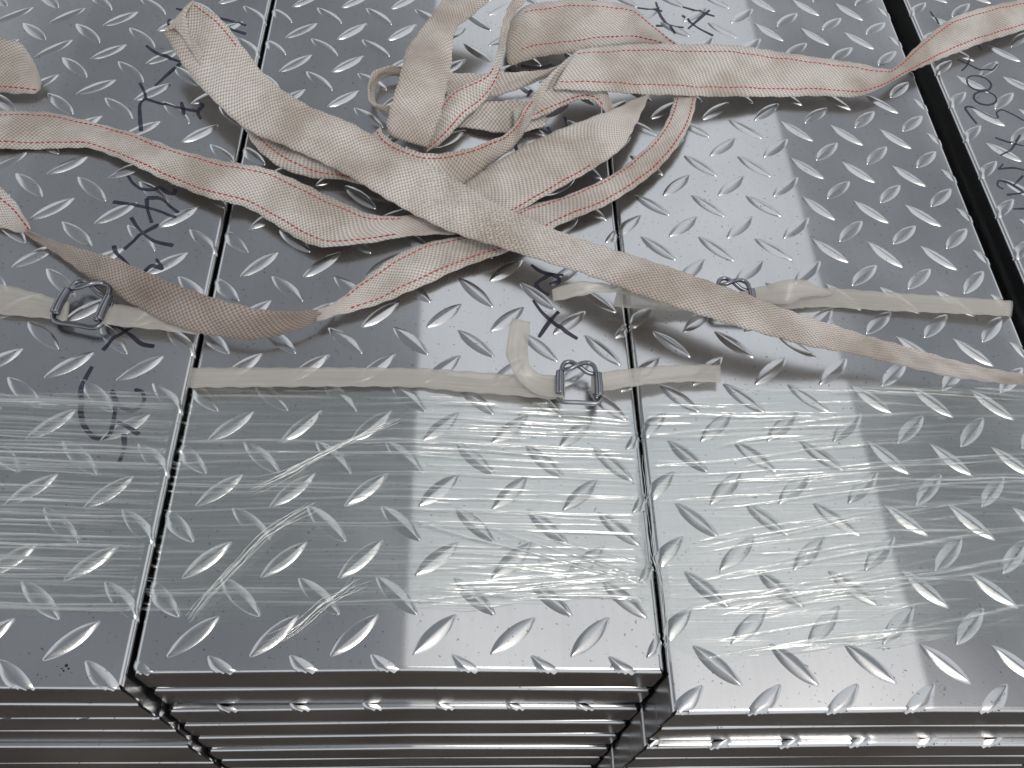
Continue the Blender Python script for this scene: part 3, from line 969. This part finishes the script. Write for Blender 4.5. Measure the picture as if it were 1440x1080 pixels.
NX, NY = 720, 680
xs = np.linspace(-0.345, 0.82, NX)
ytop = poly_y([(-150, 560), (0, 556), (150, 552), (280, 546), (450, 550), (590, 556), (700, 570), (800, 573), (870, 572), (920, 562), (1050, 549), (1180, 545), (1300, 541), (1440, 545), (1600, 545)], xs)
ybot = poly_y([(-150, 858), (0, 860), (150, 862), (190, 862), (330, 872), (480, 864), (600, 858), (750, 848), (900, 842), (940, 905), (1000, 927), (1100, 922), (1250, 907), (1440, 890), (1600, 880)], xs)
ytop += 0.0026 * np.sin(xs * 31 + .7) * np.sin(xs * 9) + 0.0016 * np.sin(xs * 83) + 0.0008 * np.sin(xs * 197 + 1) + 0.0005 * np.sin(xs * 410)
ybot += 0.0015 * np.sin(xs * 48 + 2) + 0.0010 * np.sin(xs * 127)
tt = np.linspace(0, 1, NY)
Xg = np.repeat(xs[None, :], NY, 0)
Yg = ybot[None, :] + (ytop - ybot)[None, :] * tt[:, None]
Zg = np.full_like(Xg, 0.0022)
for nm_, st_ in STACKS.items():
    x0_, x1_ = st_[0], st_[0] + st_[2]
    sel_ = (xs >= x0_) & (xs <= x1_)
    Zg[:, sel_] += np.array([bow(x, x0_, x1_) for x in xs[sel_]])[None, :]
Zg[:, xs > 0.9] -= 0.003
gap_ = (xs > 0.5995) & (xs < 0.6235)
Zg[:, gap_] -= 0.002
fold = np.zeros_like(Xg)


def ridge(y0, slope, x0, x1, amp, wd, strength, curve=0.0):
    sel = (xs > x0) & (xs < x1)
    if not sel.any(): return
    x = xs[sel]
    xm = (x - x0) / (x1 - x0)
    win = np.sin(np.pi * np.clip(xm, 0, 1)) ** 0.5
    yc = y0 + slope * (x - x0) + curve * np.sin(math.pi * xm) + 0.0004 * np.sin(x * 70 + y0 * 900)
    d = (Yg[:, sel] - yc[None, :]) / wd
    g_ = np.exp(-d * d) * win[None, :]
    Zg[:, sel] += amp * g_
    fold[:, sel] = np.maximum(fold[:, sel], strength * g_)


for q in range(170):     # left and middle: long straight pull lines along x
    x0 = rng.uniform(-0.4, 0.25); ln = rng.uniform(0.04, 0.32)
    ridge(rng.uniform(0.035, 0.19), rng.normal(0.0, 0.015), x0, min(x0 + ln, 0.305), rng.uniform(.0001, .0006), rng.uniform(.00035, .0009), rng.uniform(.2, .95) ** 1.4)
for q in range(130):      # denser on the left panel
    x0 = rng.uniform(-0.42, -0.1); ln = rng.uniform(0.06, 0.3)
    ridge(rng.uniform(0.035, 0.18), rng.normal(0.0, 0.006), x0, min(x0 + ln, 0.01), rng.uniform(.0001, .0005), rng.uniform(.00035, .0008), rng.uniform(.35, 1.1) ** 1.3)
for q in range(80):      # right panel: fans rising to the right
    x0 = rng.uniform(0.295, 0.42); ln = rng.uniform(0.05, 0.2)
    y0 = rng.uniform(0.0, 0.17)
    ridge(y0, rng.uniform(0.04, 0.26) * (1 - y0 / .3), x0, x0 + ln, rng.uniform(.0001, .0007), rng.uniform(.0004, .0011), rng.uniform(.15, .85) ** 1.3, rng.uniform(-.002, .003))
for q in range(45):      # right panel, shaded part
    x0 = rng.uniform(0.42, 0.7); ln = rng.uniform(0.05, 0.2)
    ridge(rng.uniform(0.05, 0.2), rng.uniform(-0.08, 0.1), x0, x0 + ln, rng.uniform(.0001, .0005), rng.uniform(.0004, .001), rng.uniform(.05, .5))
for q in range(16):      # fan that gathers at the middle panel's right front
    x0 = rng.uniform(0.13, 0.22)
    y0 = rng.uniform(0.03, 0.10)
    ridge(y0, (0.055 + rng.normal(0, .006) - y0) / (0.31 - x0), x0, 0.31, rng.uniform(.0002, .0008), rng.uniform(.0004, .0012), rng.uniform(.2, .8))
for q in range(34):      # bunched upper hem
    x0 = rng.uniform(-0.3, 0.7); ln = rng.uniform(.04, .15)
    yy = np.interp(x0, xs, ytop)
    ridge(yy - abs(rng.normal(0, .004)), rng.normal(0, .02), x0, x0 + ln, rng.uniform(.0003, .0012), rng.uniform(.0004, .001), rng.uniform(.25, .8))
# low crumple relief of the slack film
for q in range(60):
    kx, ky = rng.normal(0, 60), rng.normal(0, 260)
    Zg += 0.00007 * np.sin(kx * Xg + ky * Yg + rng.uniform(0, 6))
# cling into the gap between left and middle panels and lift over the wire buckle
for sx_ in (-.0025, .300):
    gs_ = np.exp(-((Xg - sx_) / .0055) ** 2)
    fold[:] = fold * (1 - gs_) - 0.2 * gs_
    Zg[:] += (0.0012 - Zg) * 0.9 * np.exp(-((Xg - sx_) / .004) ** 2)
bk = P(813, 560, 0.0)
Zg += 0.006 * np.exp(-((Xg - bk[0]) / .020) ** 2 - ((Yg - bk[1] - .002) / .006) ** 2)
edge_fade = np.minimum(1, np.minimum(tt, 1 - tt) * 30)[:, None]
idx = np.arange(NX * NY).reshape(NY, NX)
F = np.stack([idx[:-1, :-1], idx[:-1, 1:], idx[1:, 1:], idx[1:, :-1]], -1).reshape(-1, 4)
me = bpy.data.meshes.new("film_sheet")
me.vertices.add(NX * NY); me.loops.add(len(F) * 4); me.polygons.add(len(F))
me.vertices.foreach_set("co", np.stack([Xg, Yg, Zg], -1).astype(np.float32).ravel())
me.loops.foreach_set("vertex_index", F.astype(np.int32).ravel())
me.polygons.foreach_set("loop_start", np.arange(0, len(F) * 4, 4, dtype=np.int32))
me.polygons.foreach_set("use_smooth", np.ones(len(F), dtype=bool))
me.update(calc_edges=True)
att = me.attributes.new("fold", 'FLOAT', 'POINT')
att.data.foreach_set("value", fold.astype(np.float32).ravel())
me.materials.append(M_FILM)
film = tag(empty("stretch_film"), "clear stretch film wrapped across the lower half of the panels, full of pull lines", "stretch film")
link("film_sheet", me, film)

# gathered strands of film
def strand(pts, r):
    p = catmull(np.array([P(a, b, z / 1000) for a, b, z in pts]), 0.003)
    nn = len(p)
    p[:, :2] += np.cumsum(rng.normal(0, .00022, (nn, 2)), 0)
    rr = r * np.sin(np.pi * np.linspace(0.04, .96, nn)) ** .5 * rng.uniform(.6, 1.2, nn)
    me_ = tube(p, rr, M_FILM, "gathered_fold", 5)
    a_ = me_.attributes.new("fold", 'FLOAT', 'POINT')
    a_.data.foreach_set("value", np.full(len(me_.vertices), 1.0, dtype=np.float32))
    link("gathered_fold", me_, film)


for k in range(10):       # the long diagonal tear on the middle panel
    o1, o2 = rng.normal(0, 3, 2)
    strand([(560 + rng.uniform(-25, 15), 588 + o1 * .6, 3.2), (500, 615 + o1, 3.3), (440, 648 + o2, 3.3), (385, 677 + o2 * 1.5, 3.1), (350 + rng.uniform(-6, 12), 690 + o2 * 2, 3)], rng.uniform(.0001, .00026))
for k in range(9):
    o1, o2 = rng.normal(0, 5, 2)
    strand([(440 + rng.uniform(-10, 20), 708 + o1, 3), (380, 745 + o2, 3.1), (330, 795 + o2, 3.1), (290, 835 + o2, 3), (265, 868 + o1, 2.8)], rng.uniform(.0001, .00022))
for k in range(8):
    o1, o2 = rng.normal(0, 6, 2)
    strand([(540 + rng.uniform(-50, 10), 818 + o1, 3), (490, 828 + o1, 3.1), (455, 850 + o2, 3.1), (415, 885 + o2, 3), (370 + rng.uniform(-8, 20), 908 + o2, 2.9)], rng.uniform(.0001, .00024))
for k in range(4):       # folds drawn down into the middle-right seam
    o1 = rng.normal(0, 3)
    strand([(905 + o1, 640, 2.5), (912 + o1, 700, 3), (920 + o1 * 1.6, 780, 3), (935 + o1, 840, 2.5), (938 + o1, 900, 2), (942, 935, 1)], rng.uniform(.0002, .0004))
